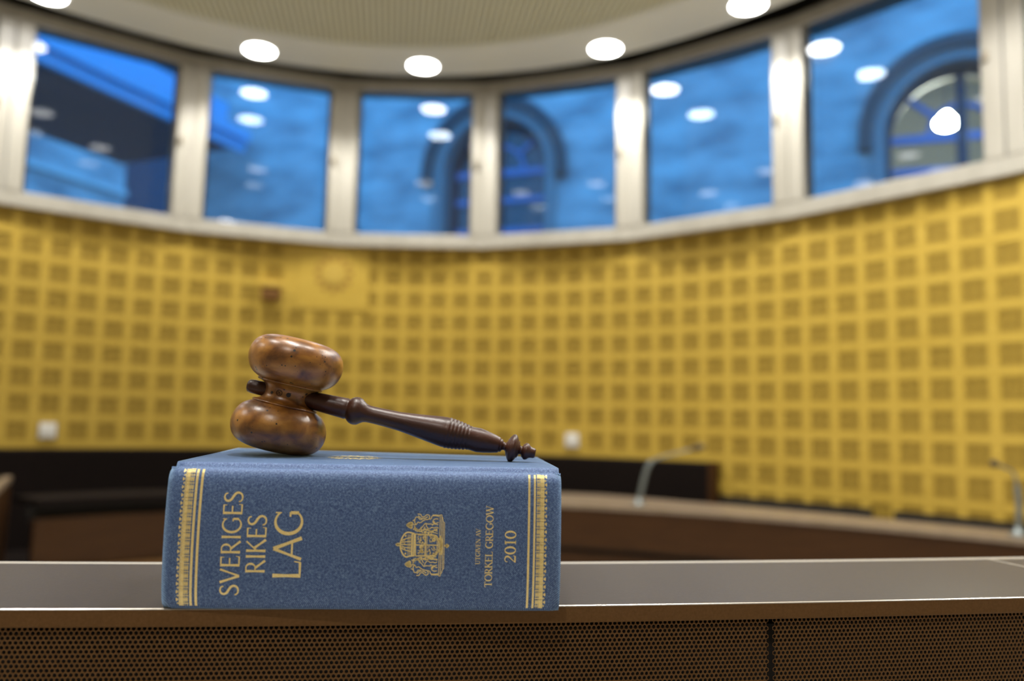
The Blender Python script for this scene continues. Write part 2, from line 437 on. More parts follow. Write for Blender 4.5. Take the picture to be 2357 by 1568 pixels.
V, F = lathe([(0.0, 0.0), (0.066, 0.0), (0.068, 0.002), (0.068, 0.006), (0.0, 0.007)], 40)
mesh_obj('face', [(a, -0.006 - c_, 0.03 + b) for a, b, c_ in V], F, M_clockhub, t)
# small box sensor
t = wall_thing('wall_sensor', -1.52, 0.79, 0.0, 'small brown box sensor with pale top fixed beside the clock panel', 'sensor')
box('housing', (0, -0.035, 0.045), (0.118, 0.07, 0.035), M_wall, t, bev=0.006)
box('lens_cover', (0, -0.032, -0.012), (0.112, 0.066, 0.078), M_box, t, bev=0.008)
# sockets
def socket(s, z, label):
    t = wall_thing('wall_socket', s, z, 0.0, label, 'socket', 'white sockets low on the slotted wall')
    box('plate', (0, -0.006, 0), (0.085, 0.016, 0.085), M_white, t, bev=0.005)
    V, F = lathe([(0.0, 0.0), (0.024, 0.0), (0.027, 0.004), (0.027, 0.007), (0.0, 0.007)], 24)
    mesh_obj('outlet', [(a, -0.0135 - c_, b) for a, b, c_ in V], F, M_white, t)
    for sx in (-0.009, 0.009):
        V, F = lathe([(0.0, 0.0), (0.003, 0.0), (0.003, 0.001), (0.0, 0.001)], 10)
        mesh_obj('pin_hole', [(sx + a, -0.0206 - c_, b) for a, b, c_ in V], F, M_dark, t)
socket((2 - 20) * 0.15, cell_z(8), 'white socket low on the slotted wall at far left')
socket((23 - 20) * 0.15, cell_z(8), 'white socket low on the slotted wall right of the gavel')

# ------------------------------------------------------------------ bench along the wall
t = empty('wall_bench', (0, 4.9, 0)); tag(t, 'long black upholstered bench against the foot of the slotted wall', 'bench')
def swept(name, prof, s0, s1, m, parent, step=0.1, origin=(0, 0, 0)):
    """profile [(offset into the room, z)] carried along the wall"""
    ss = np.linspace(s0, s1, max(2, int((s1 - s0) / step) + 1)); V, F = [], []; n = len(prof)
    for s in ss:
        for off, z in prof:
            x, y, _ = wp(s, off); V.append((x - origin[0], y - origin[1], z - origin[2]))
    for j in range(len(ss) - 1):
        for i in range(n):
            k = (i + 1) % n; F.append((j * n + i, (j + 1) * n + i, (j + 1) * n + k, j * n + k))
    F += [tuple(range(n)), tuple(range(len(ss) * n - 1, (len(ss) - 1) * n - 1, -1))]
    return mesh_obj(name, V, F, m, parent)
swept('backrest', [(0.0, 0.42), (0.075, 0.42), (0.06, Z(-0.205)), (0.05, Z(-0.193)), (0.0, Z(-0.193))], -4.0, 1.335, M_bench, t, origin=(0, 4.9, 0))
swept('seat', [(0.05, 0.30), (0.42, 0.30), (0.44, 0.33), (0.44, 0.40), (0.41, 0.43), (0.05, 0.42)], -4.0, 1.32, M_bench, t, origin=(0, 4.9, 0))
swept('plinth', [(0.05, 0.0), (0.36, 0.0), (0.36, 0.30), (0.05, 0.30)], -4.0, 1.30, M_brown, t, origin=(0, 4.9, 0))
swept('end_panel', [(0.0, 0.0), (0.42, 0.0), (0.42, 0.40), (0.075, 0.44), (0.065, Z(-0.19)), (0.0, Z(-0.19))], 1.3365, 1.372, M_brown, t, step=0.03, origin=(0, 4.9, 0))

for i_, (s0_, s1_) in enumerate(((1.376, 2.21), (2.32, 4.1))):
    struct(swept('baseboard_back' if i_ == 0 else 'baseboard_right', [(0.0005, 0.0), (0.014, 0.0), (0.014, Z(-0.372)), (0.0005, Z(-0.372))], s0_, s1_, M_dark, None), 'black base strip along the foot of the slotted wall')

# ------------------------------------------------------------------ curved far desks
def path_desk(name, pts, depths, label, zt, parts, cat='desk'):
    """pts: front edge in plan; depths: how far the top reaches back; parts: (name, y0, y1, z0, z1, mat) in desk depth"""
    P = np.array(catmull(pts, 8)); T = np.gradient(P, axis=0); T /= np.linalg.norm(T, axis=1)[:, None]
    Nn = np.stack([-T[:, 1], T[:, 0]], 1)                      # away from the viewer
    dd = np.interp(np.linspace(0, 1, len(P)), np.linspace(0, 1, len(depths)), depths)
    o0 = P[len(P) // 2]
    t = empty(name, (o0[0], o0[1], 0)); tag(t, label, cat)
    for nm, y0, y1, z0, z1, m in parts:
        V, F = [], []
        for i in range(len(P)):
            a = P[i] + Nn[i] * y0 - o0; b = P[i] + Nn[i] * (dd[i] if y1 is None else y1) - o0
            V += [(*a, z0), (*a, z1), (*b, z1), (*b, z0)]
        for j in range(len(P) - 1):
            a, b = 4 * j, 4 * j + 4
            F += [(a, b, b + 1, a + 1), (a + 1, b + 1, b + 2, a + 2), (a + 2, b + 2, b + 3, a + 3), (a + 3, b + 3, b, a)]
        F += [(0, 1, 2, 3), tuple(4 * (len(P) - 1) + q for q in (3, 2, 1, 0))]
        mesh_obj(nm, V, F, m, t)
    return t, P, Nn
ZD = Z(-0.40)
dr, Pr, Nr = path_desk('curved_desk', [(-0.55, 4.36), (-0.2, 4.36), (0.281, 4.272), (0.655, 4.145), (1.002, 3.98), (1.345, 3.756), (1.632, 3.55), (1.987, 3.233), (2.25, 2.92), (2.42, 2.60)],
    [0.66, 0.66, 0.62, 0.45, 0.36, 0.30, 0.26, 0.22, 0.16], 'brown curved courtroom desk on the right carrying gooseneck microphones', ZD,
    [('desk_top', -0.012, None, ZD - 0.022, ZD, M_browntop), ('front_apron', 0.0, 0.03, ZD - 0.215, ZD - 0.0225, M_brown), ('recess', 0.05, 0.07, ZD - 0.26, ZD - 0.2155, M_dark), ('lower_panel', 0.035, 0.06, 0.02, ZD - 0.245, M_brown)])  # recess strip is black, standing for the shade below the apron
# vertical joints of the lower panel
o0 = dr.location
for q in (0.30, 0.47, 0.64, 0.80):
    i = int(q * (len(Pr) - 1)); p = Pr[i] + Nr[i] * 0.034; h = math.atan2(Nr[i][1], Nr[i][0])
    box('panel_joint', (p[0] - o0.x, p[1] - o0.y, 0.25), (0.004, 0.008, 0.46), M_dark, dr, rz=h - math.pi / 2)
path_desk('curved_desk', [(-2.085, 3.70), (-1.951, 3.86), (-1.691, 4.07), (-1.3, 4.26), (-0.9, 4.36), (-0.60, 4.37)],
    [0.24, 0.3, 0.3, 0.3], 'dark curved desk on the left with a shadow gap under its top', ZD,
    [('desk_top', -0.02, None, ZD - 0.012, ZD + 0.018, M_bench), ('gap_shade_strip', 0.06, 0.10, ZD - 0.075, ZD - 0.0125, M_dark), ('front_panel', 0.0, 0.03, ZD - 0.285, ZD - 0.07, M_brown), ('lower_rail', -0.03, 0.03, ZD - 0.36, ZD - 0.29, M_fascia), ('lower_panel', 0.02, 0.05, 0.02, ZD - 0.365, M_brown)])  # black strip under the top stands for the shade in the gap
# side screen at far left
t = empty('side_screen', (-2.2, 3.55, 0)); tag(t, 'dark wooden side screen with a pale top edge at the left end of the desks', 'screen')
ang = math.atan2(4.07 - 3.05, -2.42 + 1.90)
box('board', (0.02, 0.01, 0.415), (1.15, 0.030, 0.79), M_brown, t, rz=ang)
box('top_cap', (0.02, 0.01, 0.8255), (1.16, 0.040, 0.030), M_browntop, t, rz=ang, bev=0.004)

# ------------------------------------------------------------------ gooseneck microphones
def microphone(base, pts, label):
    t = empty('gooseneck_microphone', base); tag(t, label, 'microphone', 'microphones on the curved desk')
    V, F = lathe([(0.0, 0.0), (0.034, 0.0), (0.036, 0.004), (0.030, 0.012), (0.016, 0.016), (0.013, 0.034), (0.0, 0.036)], 28)
    mesh_obj('base', V, F, M_steel, t, True)
    P = catmull([(0, 0, 0.02)] + [tuple(np.array(p) - np.array(base)) for p in pts], 8)
    nP = len(P); P = [tuple(p) for p in P]
    k = int(nP * 0.86)
    V, F = tube(P[:k + 1], [0.0125] * int(nP * 0.42) + [0.0055] * (k + 1 - int(nP * 0.42)), 10); mesh_obj('gooseneck', V, F, M_steel, t, True)
    rr = [0.0065] + [0.013 + 0.002 * math.sin(math.pi * i / max(1, nP - k - 2)) for i in range(nP - k - 1)]; rr[-1] = 0.007
    V, F = tube(P[k:], rr, 12); mesh_obj('capsule', V, F, M_mic, t, True)
microphone((0.665, 4.27, ZD), [(0.705, 4.26, Z(-0.215)), (0.75, 4.25, Z(-0.166)), (0.85, 4.22, Z(-0.132)), (0.985, 4.18, Z(-0.094))], 'slender gooseneck microphone rising before the end of the black bench')
microphone((2.02, 3.32, ZD), [(2.02, 3.31, Z(-0.27)), (2.0, 3.30, Z(-0.16)), (1.95, 3.28, Z(-0.132)), (1.888, 3.26, Z(-0.113))], 'gooseneck microphone at the right edge of the picture')

# ------------------------------------------------------------------ the building across the yard
M_stucco = noise_mat('pale_stone_render', [(0.34, (0.34, 0.35, 0.37)), (0.5, (0.56, 0.56, 0.56)), (0.68, (0.74, 0.74, 0.72))], 1.7, (1, 1, 2.8), rough=0.85, detail=5, bump=0.9, bscale=7)
M_mould = mat('arch_moulding_stone', (0.30, 0.32, 0.33), 0.8)
M_moulddark = mat('arch_moulding_dark', (0.075, 0.085, 0.095), 0.8)
M_arch = mat('window_frame_dark_paint', (0.05, 0.055, 0.085), 0.5)
M_archbar = mat('window_bar_paint', (0.20, 0.27, 0.55), 0.4)
M_reflglass = mat('sky_reflecting_glass', (0.02, 0.03, 0.05), 0.05, spec=0.9)
M_lit = mat('lit_room_plaster', (0.50, 0.49, 0.40), 0.8)
M_globe = mat('pendant_globe', (0.9, 0.9, 0.8), 0.4, emit=(1.0, 0.95, 0.72), estr=170)
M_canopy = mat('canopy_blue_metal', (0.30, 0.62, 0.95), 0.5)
M_soffit = mat('canopy_shade_dark', (0.055, 0.075, 0.12), 0.8)  # shade under the canopy and in the recess put into this colour
EX, EY = 3.94, 7.0; ED = math.atan2(0.3233, -0.9463)         # wall runs from right arch towards the left
bld = empty('stone_building', (EX, EY, 0), (0, 0, ED + math.pi)); tag(bld, 'pale rendered building with arched windows across the yard, blue in dusk', 'building')
# local x points right, y away from the viewer; the left arch stands at x = -4.41
def arch_pts(cx, r, zs, z0, n=40, rev=False):
    P = [(cx - r, z0)] + [(cx - r * math.cos(math.pi * i / n), zs + r * math.sin(math.pi * i / n)) for i in range(n + 1)] + [(cx + r, z0)]
    return P[::-1] if rev else P
ARCH = [(0.0, 0.66), (-4.41, 0.575)]
ZSP, ZSILL = Z(2.63), Z(1.0)
bm = bmesh.new()
# wall face in vertical strips so that each arch is a true opening
def arch_wall(x0, x1, holes, top, m):
    V, F = [], []
    xs = [x0]
    for cx, r in sorted(holes):
        for i in range(33): xs.append(cx - r * math.cos(math.pi * i / 32))
    xs.append(x1); xs = sorted(set(round(x, 5) for x in xs))
    def q(a, b): n = len(V); V.extend([(a[0], 0, a[1]), (b[0], 0, a[2]), (b[0], 0, b[1]), (a[0], 0, b[2])]); F.append((n, n + 1, n + 2, n + 3))
    def ht(x, cx, r): return ZSP + math.sqrt(max(0, r * r - (x - cx) ** 2))
    for a, b in zip(xs[:-1], xs[1:]):
        hole = [h for h in holes if h[0] - h[1] - 1e-6 < (a + b) / 2 < h[0] + h[1] + 1e-6]
        n = len(V)
        if not hole:
            V.extend([(a, 0, 0), (b, 0, 0), (b, 0, top), (a, 0, top)]); F.append((n, n + 1, n + 2, n + 3))
        else:
            cx, r = hole[0]
            V.extend([(a, 0, 0), (b, 0, 0), (b, 0, ZSILL), (a, 0, ZSILL), (a, 0, ht(a, cx, r)), (b, 0, ht(b, cx, r)), (b, 0, top), (a, 0, top)])
            F.append((n, n + 1, n + 2, n + 3)); F.append((n + 4, n + 5, n + 6, n + 7))
    return V, F
V, F = arch_wall(-8.02, 4.5, ARCH, 9.0, None)
mesh_obj('wall', V, F, M_stucco, bld)
box('end_wall', (-8.10, 1.0, 4.5), (0.16, 2.0, 9.0), M_stucco, bld)
def ring(cx, r0, r1, y0, y1, z0, m, name, parent, n=40):
    A, B = arch_pts(cx, r0, ZSP, z0, n), arch_pts(cx, r1, ZSP, z0, n); V, F = [], []
    for (a, za), (b, zb_) in zip(A, B): V += [(a, y0, za), (b, y0, zb_), (b, y1, zb_), (a, y1, za)]
    for j in range(len(A) - 1):
        a, b = 4 * j, 4 * j + 4
        for q in range(4):
            p = (q + 1) % 4; F.append((a + q, a + p, b + p, b + q))
    F += [(0, 3, 2, 1), tuple(4 * (len(A) - 1) + q for q in range(4))]
    return mesh_obj(name, V, F, m, parent)
for ai, (cx, r) in enumerate(ARCH):
    ring(cx, r + 0.11, r + 0.22, -0.09, 0.02, ZSP - 0.12, M_moulddark, 'hood_mould', bld)
    ring(cx, r, r + 0.11, -0.03, 0.03, ZSILL, M_mould, 'arch_surround', bld)
    ring(cx, r - 0.001, r + 0.02, 0.0305, 0.26, ZSILL, M_mould, 'reveal', bld)
    wn = empty('arched_window', (cx, 0.22, 0), parent=bld)
    ring(0, r - 0.075, r - 0.002, -0.03, 0.03, ZSILL, M_arch, 'frame', wn)
    box('mullion', (0, 0, (ZSILL + ZSP + r) / 2 - 0.02), (0.085, 0.055, ZSP + r - ZSILL - 0.06), M_arch, wn)
    for z in (ZSP + 0.03, ZSP - 0.27, ZSP - 0.60, ZSP - 0.95):
        for sx in (-1, 1):
            box('transom', (sx * (r / 2 - 0.02), 0.0, z), (r - 0.115, 0.045, 0.075 if z > ZSP else 0.06), M_archbar, wn)
    for aa in (40, 140):                                         # fan bars
        c_, s_ = math.cos(R(aa)), math.sin(R(aa)); r0, r1 = 0.27, r - 0.06
        bm = box_bm((0, 0, 0), (r1 - r0, 0.04, 0.05)); bmesh.ops.transform(bm, matrix=Matrix.Translation(((r0 + r1) / 2 * c_, 0, ZSP + 0.05 + (r0 + r1) / 2 * s_)) @ Matrix.Rotation(-R(aa), 4, 'Y'), verts=bm.verts)
        bm_obj('fan_bar', bm, M_archbar, wn)
    V, F = [], []
    for i in range(19):
        a = math.pi * i / 18
        for rr in (0.245, 0.285):
            for y in (-0.02, 0.02): V.append((rr * math.cos(a), y, ZSP + 0.06 + rr * math.sin(a)))
    for i in range(18):
        a, b = 4 * i, 4 * i + 4
        F += [(a, a + 2, b + 2, b), (a + 1, b + 1, b + 3, a + 3), (a, b, b + 1, a + 1), (a + 2, a + 3, b + 3, b + 2)]
    mesh_obj('fan_arc', V, F, M_archbar, wn)
    P = arch_pts(0, r - 0.05, ZSP, ZSILL)
    mesh_obj('pane', [(x, 0.012, z) for x, z in P], [tuple(range(len(P)))], M_glass if ai == 0 else M_reflglass, wn)
# room behind the lit window
def room_shell(x0, x1, y0, y1, z0, z1):
    V = [(x0, y0, z0), (x1, y0, z0), (x1, y1, z0), (x0, y1, z0), (x0, y0, z1), (x1, y0, z1), (x1, y1, z1), (x0, y1, z1)]
    return V, [(0, 3, 2, 1)[::-1], (4, 5, 6, 7)[::-1], (0, 4, 7, 3), (1, 2, 6, 5), (3, 7, 6, 2)]
mesh_obj('room_interior', *room_shell(-1.6, 1.8, 0.27, 3.2, Z(0.4), Z(4.2)), M_lit, bld)
# pendant inside
_lx, _ly = 0.0, 0.95
cA, sA = math.cos(ED + math.pi), math.sin(ED + math.pi)
t = empty('pendant_lamp', (EX + _lx * cA - _ly * sA, EY + _lx * sA + _ly * cA, Z(3.05))); tag(t, 'glowing globe pendant lamp inside the right arched window', 'lamp')
V, F = lathe([(0.0, -0.062), (0.05, -0.057), (0.084, -0.040), (0.102, -0.008), (0.098, 0.022), (0.066, 0.045), (0.03, 0.10), (0.0, 0.105)], 28); mesh_obj('globe', V, F, M_globe, t, True)
V, F = tube([(0, 0, 0.10), (0, 0, 0.6), (0, 0, 1.14)], 0.008, 8); mesh_obj('rod', V, F, M_mic, t)
# canopy building on the left
cb = empty('canopy_building', (-5.0, 9.0, 0)); tag(cb, 'building with a projecting blue canopy seen through the left windows', 'building')
a0, a1 = np.array((-4.44, 6.05)), np.array((-3.12, 9.17)); dv = (a1 - a0) / np.linalg.norm(a1 - a0); nv = np.array((-dv[1], dv[0]))
ln = np.linalg.norm(a1 - a0) + 0.6; ca = math.atan2(dv[1], dv[0]); mid = a1 - dv * ln / 2
def cbox(nm, along0, along1, d0, d1, z0, z1, m):
    c_ = a1 - dv * (along0 + along1) / 2 + nv * (d0 + d1) / 2
    return box(nm, (c_[0] + 5.0, c_[1] - 9.0, (z0 + z1) / 2), (along1 - along0, d1 - d0, z1 - z0), m, cb, rz=ca)
cbox('canopy_fascia', 0.0, 4.2, -0.03, 0.03, Z(3.0), Z(3.24), M_canopy)
cbox('gutter', 0.0, 4.2, -0.10, -0.032, Z(3.12), Z(3.24), M_canopy)
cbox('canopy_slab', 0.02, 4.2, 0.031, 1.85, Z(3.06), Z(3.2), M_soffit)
cbox('roof_upstand', -0.0, 4.2, 0.25, 0.33, Z(3.245), Z(3.62), M_canopy)
cbox('wall', -1.40, 4.2, 3.4, 3.6, 0.0, Z(4.6), M_stucco)
cbox('string_course', -1.40, 4.2, 3.33, 3.398, Z(3.16), Z(3.24), M_white)
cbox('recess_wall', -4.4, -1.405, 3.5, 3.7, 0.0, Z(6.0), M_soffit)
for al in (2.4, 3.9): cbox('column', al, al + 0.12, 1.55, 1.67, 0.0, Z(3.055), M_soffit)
# yard
struct(mesh_obj('courtyard_ground', [(-30, -30, -0.12), (30, -30, -0.12), (30, 40, -0.12), (-30, 40, -0.12)], [(0, 1, 2, 3)], mat('yard_paving', (0.18, 0.18, 0.18), 0.9)), 'paved yard outside the courtroom')

# ------------------------------------------------------------------ near desk: curved ledge with a perforated front
FC = (0.0738, 0.1489, 0.5706)
def fy(x): return FC[0] * x * x + FC[1] * x + FC[2]
def fpt(x, off):                       # a point off metres behind the front edge
    sl = 2 * FC[0] * x + FC[1]; q = math.sqrt(1 + sl * sl); return x - off * sl / q, fy(x) + off / q
ZL = Z(-0.12262); LED = 0.164; FH = 0.0117
nd = empty('bench_desk', (0, fy(0), 0)); tag(nd, 'taupe topped courtroom desk with a perforated brown front under the book', 'desk')
def dsweep(name, prof, x0, x1, m, n=60, smooth=False):
    V, F = [], []; k = len(prof); xs = np.linspace(x0, x1, n)
    for x in xs:
        for off, z in prof:
            a, b = fpt(x, off); V.append((a, b - fy(0), z))
    for j in range(n - 1):
        for i in range(k):
            p = (i + 1) % k; F.append((j * k + i, (j + 1) * k + i, (j + 1) * k + p, j * k + p))
    F += [tuple(range(k)), tuple(range(n * k - 1, (n - 1) * k - 1, -1))]
    return mesh_obj(name, V, F, m, nd, smooth)
XS = 0.509                           # joint between the two ledge pieces, measured at the front edge
for x0, x1 in ((-1.1, XS - 0.0017), (XS + 0.0017, 1.25)):
    dsweep('ledge_top', [(0.0016, ZL - 0.003), (0.0016, ZL), (LED, ZL), (LED, ZL - 0.0105), (0.004, ZL - 0.0105), (0.004, ZL - 0.003)], x0, x1, M_desk)
dsweep('joint_strip', [(0.0016, ZL - 0.003), (0.0016, ZL + 0.00005), (LED, ZL + 0.00005), (LED, ZL - 0.0105), (0.004, ZL - 0.0105)], XS - 0.0016, XS + 0.0016, M_joint, 3)
dsweep('front_edge_trim', [(0.0001, ZL - 0.0008), (0.0003, ZL - 0.0003), (0.0009, ZL + 0.0001), (0.0016, ZL + 0.0001), (0.0016, ZL - 0.003), (0.0012, ZL - 0.003)], -1.1, 1.25, M_edge)
dsweep('back_edge_trim', [(LED + 0.0001, ZL - 0.0105), (LED + 0.0001, ZL + 0.0001), (LED + 0.0110, ZL + 0.0001), (LED + 0.0120, ZL - 0.001), (LED + 0.0120, ZL - 0.0105)], -1.1, 1.25, M_joint)
dsweep('fascia', [(0.0, ZL - FH + 0.0012), (0.0, ZL - 0.0010), (0.0011, ZL - 0.0031), (0.0039, ZL - 0.0031), (0.0039, ZL - FH), (0.0012, ZL - FH)], -1.1, 1.25, M_fascia)
dsweep('inner_body', [(0.016, 0.06), (0.016, ZL - 0.0185), (LED - 0.01, ZL - 0.0185), (LED - 0.01, 0.06)], -1.05, 1.2, M_dark)
dsweep('plinth', [(0.010, 0.0), (0.010, 0.06), (LED - 0.012, 0.06), (LED - 0.012, 0.0)], -1.05, 1.2, M_fascia)
# perforated sheets
PITCH_H = 0.0033; ROW = PITCH_H * math.sqrt(3) / 2; RAD = 0.00120; NR = 30
def arc_table():
    xs = np.linspace(-1.2, 1.3, 4001); ds = np.sqrt(1 + (2 * FC[0] * xs + FC[1]) ** 2); s = np.concatenate([[0], np.cumsum((ds[1:] + ds[:-1]) / 2 * (xs[1] - xs[0]))]); return xs, s
AX, AS = arc_table()
def perforated(name, x0, x1, ztop):
    s0, s1 = np.interp([x0, x1], AX, AS); nc = int((s1 - s0) / PITCH_H)
    th = np.arange(12) * math.pi / 6 + math.pi / 6 * 0
    hexr = PITCH_H / math.sqrt(3)
    outer = np.array([((hexr if i % 2 else PITCH_H / 2) * math.cos(t), (hexr if i % 2 else PITCH_H / 2) * math.sin(t)) for i, t in enumerate(th)])
    hole = np.stack([RAD * np.cos(th), RAD * np.sin(th)], 1)
    cs, cz = [], []
    for r in range(NR):
        for c_ in range(nc - (r % 2)):
            cs.append(s0 + (c_ + 0.5 + 0.5 * (r % 2)) * PITCH_H); cz.append(ztop - hexr - r * ROW)
    cs, cz = np.array(cs), np.array(cz); nC = len(cs)
    s_all = np.concatenate([cs[:, None] + outer[None, :, 0], cs[:, None] + hole[None, :, 0], cs[:, None] + hole[None, :, 0]], 1)
    z_all = np.concatenate([cz[:, None] + outer[None, :, 1], cz[:, None] + hole[None, :, 1], cz[:, None] + hole[None, :, 1]], 1)
    off = np.concatenate([np.full((nC, 24), 0.0055), np.full((nC, 12), 0.0060)], 1)
    x = np.interp(s_all, AS, AX); sl = 2 * FC[0] * x + FC[1]; q = np.sqrt(1 + sl * sl)
    px = x - off * sl / q; py = FC[0] * x * x + FC[1] * x + FC[2] + off / q - fy(0)
    co_ = np.stack([px, py, z_all], 2).reshape(-1, 3)
    f = []
    for i in range(12):
        k = (i + 1) % 12
        f.append((i, k, 12 + k, 12 + i)); f.append((12 + i, 12 + k, 24 + k, 24 + i))
    f = np.array(f); faces = (f[None] + (np.arange(nC) * 36)[:, None, None]).reshape(-1)
    me = bpy.data.meshes.new(name); me.vertices.add(len(co_)); me.vertices.foreach_set('co', co_.ravel())
    nf = nC * 24; me.loops.add(nf * 4); me.loops.foreach_set('vertex_index', faces.astype(np.int32))
    me.polygons.add(nf); me.polygons.foreach_set('loop_start', np.arange(0, nf * 4, 4, dtype=np.int32)); me.polygons.foreach_set('loop_total', np.full(nf, 4, dtype=np.int32))
    me.update(calc_edges=True); me.validate(); me.materials.append(M_perf)
    return link(bpy.data.objects.new(name, me), nd)
XG = 0.1905
perforated('perforated_panel', -0.98, XG - 0.0010, ZL - FH + 0.0002)
perforated('perforated_panel', XG + 0.0010, 1.05, ZL - FH + 0.0002)
zlo = ZL - FH - NR * ROW
dsweep('lower_front_panel', [(0.0055, 0.06), (0.0055, zlo - 0.001), (0.0075, zlo - 0.001), (0.0075, 0.06)], -1.05, 1.2, M_perf)
for x0, x1 in ((-1.05, -0.9805), (1.0505, 1.2)):
    dsweep('side_front_panel', [(0.0055, zlo), (0.0055, ZL - FH), (0.0075, ZL - FH), (0.0075, zlo)], x0, x1, M_perf, 20)

# ------------------------------------------------------------------ the law book
M_cloth = mat('book_cloth_blue', (0.03, 0.08, 0.2), 0.55, spec=0.65, sheen=1.0)
M_cloth.node_tree.nodes['Principled BSDF'].inputs['Sheen Tint'].default_value = (0.45, 0.70, 1.0, 1)
M_cloth.node_tree.nodes['Principled BSDF'].inputs['Sheen Roughness'].default_value = 0.35
b_ = M_cloth.node_tree.nodes['Principled BSDF']
tc = N(M_cloth, 'ShaderNodeTexCoord'); sx = N(M_cloth, 'ShaderNodeSeparateXYZ'); L(M_cloth, tc.outputs['Object'], sx.inputs[0])
def mth(m, op, a, b=None):
    n_ = N(m, 'ShaderNodeMath', operation=op)
    for i, v in enumerate((a, b)):
        if v is None: continue
        if isinstance(v, (int, float)): n_.inputs[i].default_value = v
        else: L(m, v, n_.inputs[i])
    return n_.outputs[0]
KW = 2 * math.pi / 0.00125
wx = mth(M_cloth, 'SINE', mth(M_cloth, 'MULTIPLY', sx.outputs[0], KW))
yz = mth(M_cloth, 'ADD', sx.outputs[1], sx.outputs[2]); wz = mth(M_cloth, 'SINE', mth(M_cloth, 'MULTIPLY', yz, KW))
weave = mth(M_cloth, 'MULTIPLY', wx, wz)
nz = N(M_cloth, 'ShaderNodeTexNoise'); nz.inputs['Scale'].default_value = 900; nz.inputs['Detail'].default_value = 2; L(M_cloth, tc.outputs['Object'], nz.inputs['Vector'])
fac = mth(M_cloth, 'ADD', mth(M_cloth, 'MULTIPLY', weave, 0.30), nz.outputs['Fac'])
rp = ramp(M_cloth, fac, [(0.32, (0.019, 0.053, 0.170)), (0.56, (0.042, 0.110, 0.315)), (0.80, (0.22, 0.35, 0.58))])
L(M_cloth, rp.outputs[0], b_.inputs['Base Color'])
bn = N(M_cloth, 'ShaderNodeBump'); bn.inputs['Strength'].default_value = 0.35; bn.inputs['Distance'].default_value = 0.0003
L(M_cloth, weave, bn.inputs['Height']); L(M_cloth, bn.outputs[0], b_.inputs['Normal'])
M_page = noise_mat('page_block_cream', [(0.4, (0.62, 0.57, 0.45)), (0.6, (0.72, 0.67, 0.54))], 300, (0.05, 0.05, 6), rough=0.8)
M_gold = noise_mat('gold_foil', [(0.35, (0.90, 0.70, 0.25)), (0.65, (1.0, 0.86, 0.46))], 1500, rough=0.36, metal=0.25)

BL, BD = 0.255, 0.168
book = empty('law_book', (-0.09239, 0.54853, ZL), (0, 0, 0.0654)); tag(book, 'thick blue cloth law book with gold lettered spine lying under the gavel', 'book')
PROF = [(BD, 0.0952), (0.10, 0.0940), (0.05, 0.0933), (0.0165, 0.0926), (0.0148, 0.0922), (0.0136, 0.0906), (0.0122, 0.0884), (0.0100, 0.0876), (0.0066, 0.0890), (0.0040, 0.0898), (0.0018, 0.0897), (-0.0004, 0.0886), (-0.0020, 0.0866), (-0.0031, 0.0835),
        (-0.0042, 0.076), (-0.0052, 0.064), (-0.0057, 0.050), (-0.0056, 0.036), (-0.0049, 0.022), (-0.0036, 0.011), (-0.0022, 0.005), (-0.0006, 0.0018), (0.0018, 0.0003), (0.0045, 0.0001), (0.0075, 0.0016), (0.0105, 0.0026), (0.0130, 0.0012), (0.0155, 0.0001), (0.05, 0.0), (BD, 0.0)]
sp = [p for p in PROF[10:22]]
SZ = np.array([p[1] for p in sp][::-1]); SN = np.array([p[0] for p in sp][::-1])
def twist(u, n, z):                    # the upper board rises a little towards its far left corner
    k = max(0.0, (n - 0.017) / (BD - 0.017)) if z > 0.06 else 0.0
    return z + k * 0.0015 * (-u / (BL / 2))
V, F = [], []; NU = 41; k = len(PROF)
for i in range(NU):
    q = -1 + 2 * i / (NU - 1); u = q * BL / 2
    for n_, z in PROF:
        e_ = max(0.0, (abs(q) - 0.965) / 0.035)              # the cloth turns in at head and tail
        uu = u; zz = twist(u, n_, z); nn = n_
        if n_ < 0.004: nn = n_ + 0.0022 * e_ * e_; zz = zz - (0.0016 * e_ * e_ if z > 0.045 else -0.0010 * e_ * e_)
        V.append((uu, nn, zz))
for i in range(NU - 1):
    for j in range(k - 1): F.append((i * k + j, i * k + j + 1, (i + 1) * k + j + 1, (i + 1) * k + j))
cov = mesh_obj('cover', V, F, M_cloth, book, True)
so = cov.modifiers.new('thickness', 'SOLIDIFY'); so.thickness = 0.0024; so.offset = 1.0
# check which side is outside: normals must point out of the book
def _flip(o):
    bm = bmesh.new(); bm.from_mesh(o.data); bm.faces.ensure_lookup_table()
    f = min(bm.faces, key=lambda f: f.calc_center_median().y)
    if f.normal.y > 0: bmesh.ops.reverse_faces(bm, faces=bm.faces[:])
    bm.to_mesh(o.data); bm.free()
_flip(cov); so.offset = -1.0
bm = box_bm((0, BD / 2 + 0.002, 0.0460), (BL - 0.008, BD - 0.012, 0.0845), bev=0.0015); bm_obj('page_block', bm, M_page, book)

